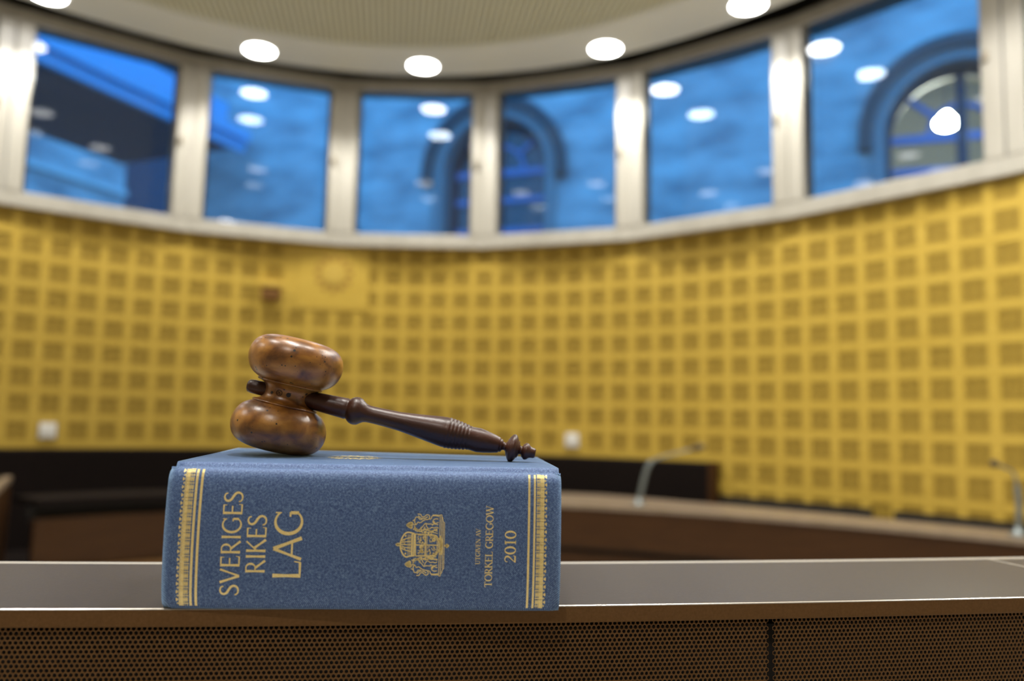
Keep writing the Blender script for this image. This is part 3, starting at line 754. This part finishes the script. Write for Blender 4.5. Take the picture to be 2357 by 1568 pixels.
# gold stamping, laid on the curved spine
def spt(u, z, lift=0.00012):           # mm in, book space out
    u, z = u / 1000, z / 1000; n_ = np.interp(z, SZ, SN); return (u, n_ - lift, z + (lift if z > 0.086 else 0))
class Foil:
    def __init__(s): s.V, s.F = [], []
    def quad(s, a, b, c_, d_):
        n_ = len(s.V); s.V += [spt(*a), spt(*b), spt(*c_), spt(*d_)]; s.F.append((n_, n_ + 1, n_ + 2, n_ + 3))
    def stroke(s, pts, w0, w1=None):
        w1 = w0 if w1 is None else w1; P = [np.array(p, float) for p in pts]; n_ = len(P)
        for i in range(n_ - 1):
            d = P[i + 1] - P[i]; l = np.linalg.norm(d)
            if l < 1e-9: continue
            def nrm(j):
                a = P[j] - P[j - 1] if j > 0 else P[1] - P[0]; b = P[j + 1] - P[j] if j < n_ - 1 else P[-1] - P[-2]
                t_ = a / (np.linalg.norm(a) + 1e-12) + b / (np.linalg.norm(b) + 1e-12); t_ = t_ / (np.linalg.norm(t_) + 1e-12); return np.array((-t_[1], t_[0]))
            f0, f1 = i / (n_ - 1), (i + 1) / (n_ - 1)
            wa, wb = (w0 + (w1 - w0) * f0) / 2 if not callable(w0) else w0(f0) / 2, (w0 + (w1 - w0) * f1) / 2 if not callable(w0) else w0(f1) / 2
            na, nb = nrm(i), nrm(i + 1); m_ = max(1, int(l / 4))
            for q in range(m_):
                t0, t1 = q / m_, (q + 1) / m_
                A0, A1 = P[i] + d * t0, P[i] + d * t1; h0, h1 = wa + (wb - wa) * t0, wa + (wb - wa) * t1
                g0, g1 = na + (nb - na) * t0, na + (nb - na) * t1
                s.quad(A0 + g0 * h0, A0 - g0 * h0, A1 - g1 * h1, A1 + g1 * h1)
    def disc(s, c_, r, n=10, sy=1.0):
        n0 = len(s.V); s.V += [spt(c_[0] + r * math.cos(2 * math.pi * i / n), c_[1] + r * sy * math.sin(2 * math.pi * i / n)) for i in range(n)]; s.F.append(tuple(range(n0, n0 + n)))
    def ring(s, c_, r0, r1, n=12):
        for i in range(n):
            a, b = 2 * math.pi * i / n, 2 * math.pi * (i + 1) / n
            s.quad((c_[0] + r0 * math.cos(a), c_[1] + r0 * math.sin(a)), (c_[0] + r1 * math.cos(a), c_[1] + r1 * math.sin(a)), (c_[0] + r1 * math.cos(b), c_[1] + r1 * math.sin(b)), (c_[0] + r0 * math.cos(b), c_[1] + r0 * math.sin(b)))
    def build(s, name): return mesh_obj(name, s.V, s.F, M_gold, book)

def arc(cx, cy, rx, ry, a0, a1, n=14): return [(cx + rx * math.cos(R(a0 + (a1 - a0) * i / n)), cy + ry * math.sin(R(a0 + (a1 - a0) * i / n))) for i in range(n + 1)]
def cr(P, n=6): return [tuple(p) for p in catmull(P, n)]
# glyph: advance width, list of (points, width0, width1); cap height 1
def glyphs(TK, TN, serif):
    G = {}
    fl = (lambda a, b, w: [([a, b], w, w)]) if serif else (lambda a, b, w: [([a, tuple(np.array(a) * 0.5 + np.array(b) * 0.5)], w * 1.22, w * 0.92), ([tuple(np.array(a) * 0.5 + np.array(b) * 0.5), b], w * 0.92, w * 1.22)])
    sf = lambda x, y, w=0.30: [([(x - w / 2, y), (x + w / 2, y)], 0.055, 0.055)] if serif else []
    stem = lambda x, w=TK: fl((x, 0), (x, 1), w) + sf(x, 0.027) + sf(x, 0.973)
    S = cr([(0.45, 0.80), (0.40, 0.92), (0.26, 0.965), (0.12, 0.90), (0.075, 0.76), (0.14, 0.62), (0.28, 0.52), (0.42, 0.41), (0.475, 0.26), (0.41, 0.10), (0.26, 0.035), (0.11, 0.075), (0.04, 0.20)])
    G['S'] = (0.56, [(S, lambda f: TN + (TK * 1.12 - TN) * math.sin(math.pi * f) ** 1.5, None)] + ([([(0.45, 0.74), (0.45, 0.97)], 0.05, 0.05), ([(0.04, 0.03), (0.04, 0.27)], 0.05, 0.05)] if serif else [([(0.045, 0.12), (0.045, 0.22)], 0.05, 0.07)]))
    G['V'] = (0.74, fl((0.06, 1), (0.37, 0), TK) + fl((0.37, 0), (0.68, 1), TN if serif else TK * 0.8) + sf(0.08, 0.973) + sf(0.67, 0.973, 0.24))
    G['A'] = (0.76, fl((0.06, 0), (0.37, 1), TN if serif else TK * 0.8) + fl((0.37, 1), (0.70, 0), TK) + [([(0.17, 0.34), (0.57, 0.34)], TN, TN)] + sf(0.06, 0.027, 0.24) + sf(0.69, 0.027))
    e_ = [([(0.12, 0.03), (0.52, 0.03)], TN, TN * 1.3), ([(0.12, 0.97), (0.50, 0.97)], TN, TN * 1.3), ([(0.12, 0.52), (0.46, 0.52)], TN, TN * 1.2)]
    tip = [([(0.52, 0.0), (0.54, 0.2)], 0.05, 0.03), ([(0.50, 1.0), (0.50, 0.80)], 0.05, 0.03)]
    G['E'] = (0.60, stem(0.12) + e_ + tip)
    G['L'] = (0.56, stem(0.12) + [([(0.12, 0.03), (0.52, 0.03)], TN, TN * 1.3), ([(0.52, 0.0), (0.55, 0.24)], 0.05, 0.04)])
    G['I'] = (0.28, stem(0.14))
    bowl = [(0.12, 0.97), (0.28, 0.97)] + arc(0.30, 0.735, 0.18, 0.235, 88, -88, 12) + [(0.28, 0.50), (0.12, 0.50)]
    G['R'] = (0.68, stem(0.12) + [(bowl, lambda f: TN + (TK - TN) * math.exp(-((f - 0.5) / 0.18) ** 2), None)] + fl((0.28, 0.50), (0.64, 0.0), TK * 0.95) + sf(0.63, 0.027, 0.2))
    G['K'] = (0.70, stem(0.12) + fl((0.13, 0.45), (0.58, 1), TN * 1.1) + fl((0.26, 0.58), (0.66, 0), TK) + sf(0.56, 0.973, 0.24) + sf(0.65, 0.027, 0.24))
    ov = lambda f: TN + (TK * 1.1 - TN) * abs(math.cos(2 * math.pi * f))
    G['O'] = (0.86, [(arc(0.43, 0.5, 0.36, 0.475, 0, 360, 36), ov, None)])
    G['G'] = (0.84, [(arc(0.43, 0.5, 0.36, 0.475, 42, 318, 30), lambda f: TN + (TK * 1.1 - TN) * math.sin(math.pi * f) ** 1.5, None), ([(0.70, 0.15), (0.70, 0.44)], TK, TK), ([(0.56, 0.45), (0.80, 0.45)] if serif else [(0.58, 0.45), (0.72, 0.45)], TN, TN), ([(0.70, 0.98), (0.70, 0.76)], 0.05, 0.04)])
    G['T'] = (0.68, stem(0.34) + [([(0.04, 0.965), (0.64, 0.965)], TN * 1.1, TN * 1.1), ([(0.045, 1.0), (0.03, 0.76)], 0.05, 0.04), ([(0.635, 1.0), (0.65, 0.76)], 0.05, 0.04)])
    U = [(0.14, 1.0), (0.14, 0.35)] + arc(0.37, 0.33, 0.23, 0.30, 180, 360, 14) + [(0.60, 0.35), (0.60, 1.0)]
    G['U'] = (0.76, [(U, TK, TN)] + sf(0.14, 0.973) + sf(0.60, 0.973, 0.24))
    G['N'] = (0.80, [([(0.12, 0), (0.12, 1)], TN, TN), ([(0.68, 0), (0.68, 1)], TN, TN), ([(0.12, 1), (0.68, 0)], TK, TK)] + sf(0.12, 0.027, 0.24) + sf(0.08, 0.973, 0.2) + sf(0.68, 0.973, 0.24))
    G['W'] = (1.06, [([(0.06, 1), (0.30, 0)], TK, TK), ([(0.30, 0), (0.53, 0.95)], TN, TN), ([(0.50, 1), (0.74, 0)], TK, TK), ([(0.74, 0), (1.0, 1)], TN, TN)] + sf(0.08, 0.973) + sf(0.50, 0.973, 0.26) + sf(0.98, 0.973, 0.24))
    G['0'] = (0.62, [(arc(0.31, 0.5, 0.245, 0.475, 0, 360, 32), ov, None)])
    G['1'] = (0.46, stem(0.24) + [([(0.24, 0.97), (0.08, 0.86)], TN, TN)])
    G['2'] = (0.62, [(cr([(0.10, 0.72), (0.15, 0.90), (0.31, 0.965), (0.48, 0.88), (0.52, 0.70), (0.42, 0.50), (0.24, 0.28), (0.08, 0.05)]), lambda f: TN + (TK - TN) * (math.exp(-((f - 0.55) / 0.22) ** 2)), None), ([(0.06, 0.05), (0.55, 0.05)], TK * 0.85, TK * 0.85), ([(0.55, 0.02), (0.57, 0.24)], 0.05, 0.04)])
    G[' '] = (0.34, [])
    return G
GA, GB_ = glyphs(0.115, 0.068, False), glyphs(0.150, 0.062, True)
def line(name, text, G, ub, hc, z0, z1, gap=0.02):
    fo = Foil(); tot = sum(G[ch][0] + gap for ch in text) - gap; k_ = (z1 - z0) / tot; x = 0.0
    for ch in text:
        adv, st = G[ch]
        for pts, w0, w1 in st:
            P = [(ub - py * hc, z0 + (x + px) * k_) for px, py in pts]
            if callable(w0): fo.stroke(P, (lambda f, w0=w0: w0(f) * hc))
            else: fo.stroke(P, w0 * hc, (w1 if w1 is not None else w0) * hc)
        x += adv + gap
    return fo.build(name)
line('title_lettering', 'SVERIGES', GA, -78.6, 12.1, 9.5, 75.5)
line('title_lettering', 'RIKES', GA, -62.7, 12.2, 23.6, 60.9)
line('title_lettering', 'LAG', GA, -40.1, 17.7, 20.0, 65.1, 0.0)
line('editor_lettering', 'UTGIVEN AV', GB_, 74.5, 3.0, 30.9, 53.7)
line('editor_lettering', 'TORKEL GREGOW', GB_, 82.6, 4.8, 16.3, 68.4)
line('year_lettering', '2010', GB_, 97.7, 7.3, 31.9, 52.7, 0.06)

# border bands at head and tail of the spine
def band(name, u_line, u_dense, dirn):
    fo = Foil()
    zz = np.linspace(2.6, 88.6, 40)
    for u0, u1 in u_line: fo.stroke([((u0 + u1) / 2, z) for z in zz], u1 - u0)
    d0, d1 = u_dense; wd = abs(d1 - d0); at = lambda f: d0 + dirn * f * wd      # f runs outwards from the lines
    for f, wd_ in ((0.10, 0.28), (0.30, 0.22), (0.42, 0.22), (0.60, 1.1), (0.78, 1.1), (0.95, 0.55)): fo.stroke([(at(f), z) for z in zz], wd_)
    P = 5.05; z = 4.2
    while z < 88.0:
        zr = z + P / 2
        fo.stroke([(at(-0.02), z), (at(0.55), z)], 0.55); fo.stroke([(at(0.0), z), (at(0.0), z + 0.01)], 1.5)
        for dz in (-1.15, -0.75, 0.75, 1.15): fo.stroke([(at(0.02), zr + dz), (at(0.5), zr + dz)], 0.28)
        fo.stroke([(at(0.02), zr), (at(0.5), zr)], 0.9)
        for dz in (0.9, -0.9): fo.stroke([(at(0.5), z + dz), (at(0.97), z + dz)], 0.5)
        c_ = at(1.0) + dirn * 0.62; fo.ring((c_, z), 0.26, 0.62)                                  # little ring
        for a in (-48, -24, 0, 24, 48):                                                           # palmette
            fo.stroke([(at(1.0) + dirn * 0.25, zr + 0.12 * math.sin(R(a))), (at(1.0) + dirn * (0.25 + 1.55 * math.cos(R(a * 0.6))), zr + 1.35 * math.sin(R(a)))], 0.26, 0.5)
        z += P
    return fo.build(name)
band('gilt_border', [(-109.5, -107.9), (-106.2, -104.6)], (-110.2, -116.0), -1)
band('gilt_border', [(105.3, 106.7), (109.0, 110.3)], (111.0, 116.0), 1)

# coat of arms
fo = Foil()
def em(X, Y): return (10.05 + X / 1568 * 56.3 + Y / 1568 * 1.8, 71.5 - Y / 1568 * 55.3)
def es(pts, w=15, w1=None, smooth=True):
    P = cr(pts, 4) if smooth and len(pts) > 2 else pts
    fo.stroke([em(*p) for p in P], w / 27.9, (w if w1 is None else w1) / 27.9)
es([(590, 612), (520, 592), (460, 586), (410, 612), (370, 670), (340, 740), (325, 810), (335, 890), (362, 960), (398, 1010), (440, 1030), (490, 1015), (580, 1005)], 26)
for x_ in (470, 496, 522): es([(x_, 625), (x_ - 5, 1000)], 9, smooth=False)
for x_, w_ in ((545, 26), (580, 28)): es([(x_, 600), (x_ - 10, 1015)], w_, smooth=False)
for y_, b in ((700, 20), (757, 8), (808, 0), (860, -8), (912, -20)): es([(335, 808 + (y_ - 808) * 0.5), (400, y_ + b * 0.5), (520, y_ - b)], 17)
for c_ in ((400, 720), (400, 800), (400, 890), (425, 650), (420, 970), (375, 760), (372, 850)): fo.disc(em(*c_), 0.62)
es([(245, 808), (322, 808)], 30, smooth=False); fo.disc(em(290, 808), 1.15); es([(268, 782), (266, 834)], 18, smooth=False)
# shield with four quarters
es([(600, 615), (780, 618), (930, 628), (985, 650), (1008, 720), (1008, 815), (1000, 900), (980, 975), (920, 1008), (780, 1012), (600, 1010)], 16)
es([(640, 632), (780, 634), (925, 642), (970, 668), (985, 730), (985, 815), (978, 895), (958, 960), (912, 990), (780, 994), (640, 992)], 9)
es([(600, 612), (600, 1010)], 18, smooth=False); es([(600, 812), (1005, 812)], 20, smooth=False); es([(782, 625), (772, 1008)], 24, smooth=False); es([(810, 630), (800, 1005)], 10, smooth=False)
rg = random.Random(5)
for cx_, cy_, rx_, ry_, nn in ((700, 715, 70, 75, 26), (900, 915, 80, 75, 26), (695, 900, 55, 70, 20), (890, 705, 50, 60, 16)):
    for i in range(nn):
        a, b = cx_ + rg.uniform(-rx_, rx_), cy_ + rg.uniform(-ry_, ry_); d1, d2 = rg.uniform(-34, 34), rg.uniform(-34, 34)
        es([(a, b), (a + d1, b + d2 * 0.4), (a + d1 * 0.6, b + d2)], rg.uniform(10, 17))
fo.disc(em(930, 715), 1.3); fo.disc(em(700, 850), 1.2); fo.disc(em(700, 920), 1.2)
# order chain round the shield
for i in range(26):
    t_ = i / 25; y_ = 560 + 510 * t_; x_ = 640 + 420 * math.sin(math.pi * t_) ** 0.55
    fo.disc(em(x_, y_), 0.85 if i % 2 else 0.6)
for y_ in (545, 1060):
    for i in range(11): fo.disc(em(640 + 34 * i, y_ + (18 if y_ < 800 else -14) * math.sin(i * 1.1)), 0.62)
es([(1050, 640), (1075, 810), (1052, 985)], 40)
# supporters: two crowned lions
lion = [[(640, 255), (690, 258), (715, 300), (760, 302), (800, 266), (842, 272), (856, 312), (828, 348), (785, 352), (735, 374), (688, 410), (640, 398)],
        [(652, 285), (700, 330), (770, 330), (820, 300)], [(548, 378), (590, 350), (606, 312), (650, 312), (672, 345), (725, 352)],
        [(590, 345), (585, 400), (610, 440), (640, 405)], [(850, 345), (885, 330), (900, 290), (960, 280), (1032, 292)], [(905, 272), (960, 268), (1040, 272)],
        [(912, 402), (920, 362), (962, 336), (1012, 342)], [(925, 400), (950, 420), (1020, 400)], [(782, 420), (830, 432), (888, 430), (902, 452), (932, 430), (1012, 442)],
        [(850, 522), (892, 492), (935, 500), (985, 488), (1015, 505)], [(560, 540), (600, 490), (592, 545), (640, 562)], [(545, 400), (560, 440), (600, 450), (625, 430)],
        [(650, 545), (700, 512), (742, 462), (782, 420), (802, 480), (842, 522)], [(690, 520), (735, 545), (770, 480)], [(575, 470), (620, 520), (680, 560), (740, 590)], [(780, 560), (830, 540), (870, 560), (920, 545), (1000, 560)], [(800, 585), (900, 580), (1000, 600)]]
for mir in (False, True):
    tr = (lambda p: (p[0] - 28, 1617 - p[1])) if mir else (lambda p: p)
    for st in lion: es([tr(p) for p in st], 15)
    for c_, r_ in (((500, 455), 1.9), ((470, 455), 1.2), ((520, 425), 1.1), ((520, 492), 1.1), ((445, 455), 0.5), ((930, 400), 0.8), ((600, 520), 0.8), ((705, 500), 0.6)): fo.disc(em(*tr(c_)), r_)
# compartment and pendant cross
es([(1048, 262), (1012, 1368)], 12, smooth=False); es([(1078, 262), (1042, 1368)], 12, smooth=False); es([(1048, 264), (1080, 264)], 12, smooth=False); es([(1012, 1366), (1042, 1368)], 12, smooth=False)
es([(1088, 300), (1100, 385), (1125, 405), (1105, 1228), (1085, 1248), (1058, 1330)], 12, smooth=False); es([(1100, 400), (1080, 1235)], 12, smooth=False)
es([(1105, 818), (1205, 820)], 26, smooth=False); es([(1165, 785), (1165, 858)], 34, smooth=False); fo.disc(em(1168, 820), 1.2)
fo.build('coat_of_arms')
# gilt device on the front board
fo2V, fo2F = [], []
rg = random.Random(3)
def top_z(u, n_): z = np.interp(n_, [p[0] for p in PROF[:4]][::-1], [p[1] for p in PROF[:4]][::-1]); return twist(u, n_, z) + 0.00015
for i in range(220):
    a = rg.uniform(0, 2 * math.pi); q = math.sqrt(rg.uniform(0.05, 1)); u = 0.0 - 0.020 + 0.020 * q * math.cos(a); n_ = 0.088 + 0.022 * q * math.sin(a)
    l_ = rg.uniform(0.0008, 0.0026); th = rg.uniform(0, math.pi); dx, dy = l_ * math.cos(th), l_ * math.sin(th); px_, py_ = -dy / l_ * 0.0004, dx / l_ * 0.0004
    k_ = len(fo2V)
    for (a_, b2) in ((u - dx + px_, n_ - dy + py_), (u - dx - px_, n_ - dy - py_), (u + dx - px_, n_ + dy - py_), (u + dx + px_, n_ + dy + py_)): fo2V.append((a_, b2, top_z(a_, b2)))
    fo2F.append((k_, k_ + 1, k_ + 2, k_ + 3))
mesh_obj('cover_device', fo2V, fo2F, M_gold, book)

# ------------------------------------------------------------------ the gavel
def wood(name, stops, pit, rough, coat):
    m = noise_mat(name, stops, 60, (1, 1, 1.4), rough=rough, detail=12, dist=0.35, coat=coat, coat_rough=0.30)
    nt = m.node_tree; b = nt.nodes['Principled BSDF']; tc = N(m, 'ShaderNodeTexCoord')
    vo = N(m, 'ShaderNodeTexVoronoi'); vo.inputs['Scale'].default_value = 260; L(m, tc.outputs['Object'], vo.inputs['Vector'])
    n2 = N(m, 'ShaderNodeTexNoise'); n2.inputs['Scale'].default_value = 90; L(m, tc.outputs['Object'], n2.inputs['Vector'])
    thr = mth(m, 'MULTIPLY', mth(m, 'SUBTRACT', n2.outputs['Fac'], 0.46), pit); lt = mth(m, 'LESS_THAN', vo.outputs['Distance'], thr)
    src = b.inputs['Base Color'].links[0].from_socket; mx = N(m, 'ShaderNodeMixRGB'); L(m, lt, mx.inputs[0]); L(m, src, mx.inputs[1]); mx.inputs[2].default_value = (0.012, 0.006, 0.003, 1); L(m, mx.outputs[0], b.inputs['Base Color'])
    bn = N(m, 'ShaderNodeBump'); bn.inputs['Strength'].default_value = 0.25; bn.inputs['Distance'].default_value = 0.0006
    n3 = N(m, 'ShaderNodeTexNoise'); n3.inputs['Scale'].default_value = 240; n3.inputs['Detail'].default_value = 5; L(m, tc.outputs['Object'], n3.inputs['Vector']); L(m, mth(m, 'SUBTRACT', n3.outputs['Fac'], lt), bn.inputs['Height']); L(m, bn.outputs[0], b.inputs['Normal'])
    return m
M_burl = wood('gavel_burl_wood', [(0.33, (0.10, 0.034, 0.006)), (0.48, (0.24, 0.093, 0.015)), (0.66, (0.42, 0.190, 0.033))], 1.3, 0.34, 0.35)
M_rose = noise_mat('gavel_rosewood', [(0.3, (0.022, 0.007, 0.004)), (0.7, (0.070, 0.022, 0.010))], 35, (0.25, 3, 3), rough=0.40, detail=6, dist=0.6, spec=0.4, coat=0.12, coat_rough=0.25, bump=0.1, bscale=500)
SG = 0.640 / 1900
gv = empty('gavel', (-0.1726, 0.640, Z(0.0182)), (0, R(12.05), 0)); tag(gv, 'old wooden gavel with burl head and dark turned handle on blue book', 'gavel')
hp = [(50, 0), (51, 8), (56, 16), (64, 20.5), (71, 22), (73.5, 23.5), (73.5, 25.5), (72, 27), (77, 29.5), (88, 36), (98, 47), (105, 62), (107.5, 76), (106, 92), (99.5, 107), (88, 118.5), (70, 126), (48, 129.8), (24, 131), (0.5, 131.2)]
prof = [(r * SG, -h * SG) for r, h in hp[::-1]] + [(r * SG, h * SG) for r, h in hp[1:]]
def refine(p, n=3): return [tuple(q) for q in catmull(p, n)]
V, F = lathe(refine(prof, 3), 72); mesh_obj('head', V, F, M_burl, gv, True)
TB = -94.5                              # tenon end, measured from the head axis along the handle
hd = [(0.5, 0), (11, 0.5), (14, 3), (15.5, 9), (16, 14), (16.5, 44), (17, 100), (20, 140), (21.5, 178), (23.5, 226), (24.2, 233), (22.8, 236), (22.8, 238.5), (26, 241), (29.5, 246), (31.5, 252), (32, 258), (30, 265), (25.5, 271), (21.5, 277), (19.6, 285), (19.2, 297), (19.6, 325), (21.4, 360), (25, 392), (29.5, 425), (33.2, 452), (34.6, 466)]
for i in range(7):
    t0 = 470 + i * 8.3; r_ = 35.0 - 0.6 * i - 0.12 * i * i if i else 35.0
    hd += [(r_ - 0.9, t0), (r_ + 0.4, t0 + 2.2), (r_ + 0.5, t0 + 4.4), (r_ - 0.7, t0 + 7.0)]
hd += [(27.6, 545), (25.0, 562), (21.5, 578), (17.8, 592), (16.8, 594.5), (14.6, 595.2), (14.8, 598.5), (13.6, 600), (10, 602), (8.8, 605.5), (9.6, 609), (14, 611.5), (18.5, 612.5), (19.2, 614), (24, 616), (30.5, 620.5), (32.4, 625), (31, 629.5), (25, 634), (19.5, 636.5), (18.6, 639), (13.5, 640), (9.6, 642.5), (9.0, 646), (11.5, 648), (15, 648.8), (15.6, 651), (18.6, 653.5), (19.4, 657), (17.6, 661), (14, 664.5), (12.2, 668), (11.2, 676), (9, 678.5), (0.5, 679)]
V, F = lathe([(r * SG, (t_ + TB) * SG) for r, t_ in hd], 56, 'X'); mesh_obj('handle', V, F, M_rose, gv, True)
# maker's stamp and two plugs on the waist
def on_neck(dx, dz): x_ = dx * SG; rr = 50.6 * SG; return (x_, -math.sqrt(rr * rr - x_ * x_), dz * SG)
for dx, dz, r_ in ((-24, -2, 3.2), (15, 1, 5.2)):
    x_, y_, z_ = on_neck(dx, dz); V, F = lathe([(0.02 * SG, 0.6 * SG), (r_ * SG, 0.45 * SG), (r_ * SG, -1.2 * SG), (0.02 * SG, -1.2 * SG)], 16)
    a = math.atan2(x_, -y_); o = mesh_obj('plug', V, F, M_mic, gv, loc=(x_, y_, z_)); o.rotation_euler = (R(90), 0, a)
x_, y_, z_ = on_neck(-6, 1); V, F = lathe([(6.0 * SG, 0.6 * SG), (7.2 * SG, 0.5 * SG), (7.2 * SG, -1.0 * SG), (6.0 * SG, -1.0 * SG), (6.0 * SG, 0.6 * SG)], 20)
o = mesh_obj('stamp_ring', V, F[:-2], M_rose, gv, loc=(x_, y_, z_)); o.rotation_euler = (R(90), 0, math.atan2(x_, -y_))
for a, b, c_, d_ in ((-3.5, -3, 3, 4), (-3, 3.5, 1.5, -1), (0.5, -4, 3.5, -1)):
    p, q = on_neck(-6 + a, 1 + b), on_neck(-6 + c_, 1 + d_); V, F = tube([(p[0], p[1] - 0.00004, p[2]), (q[0], q[1] - 0.00004, q[2])], 0.00022, 6); mesh_obj('stamp_stroke', V, F, M_rose, gv)
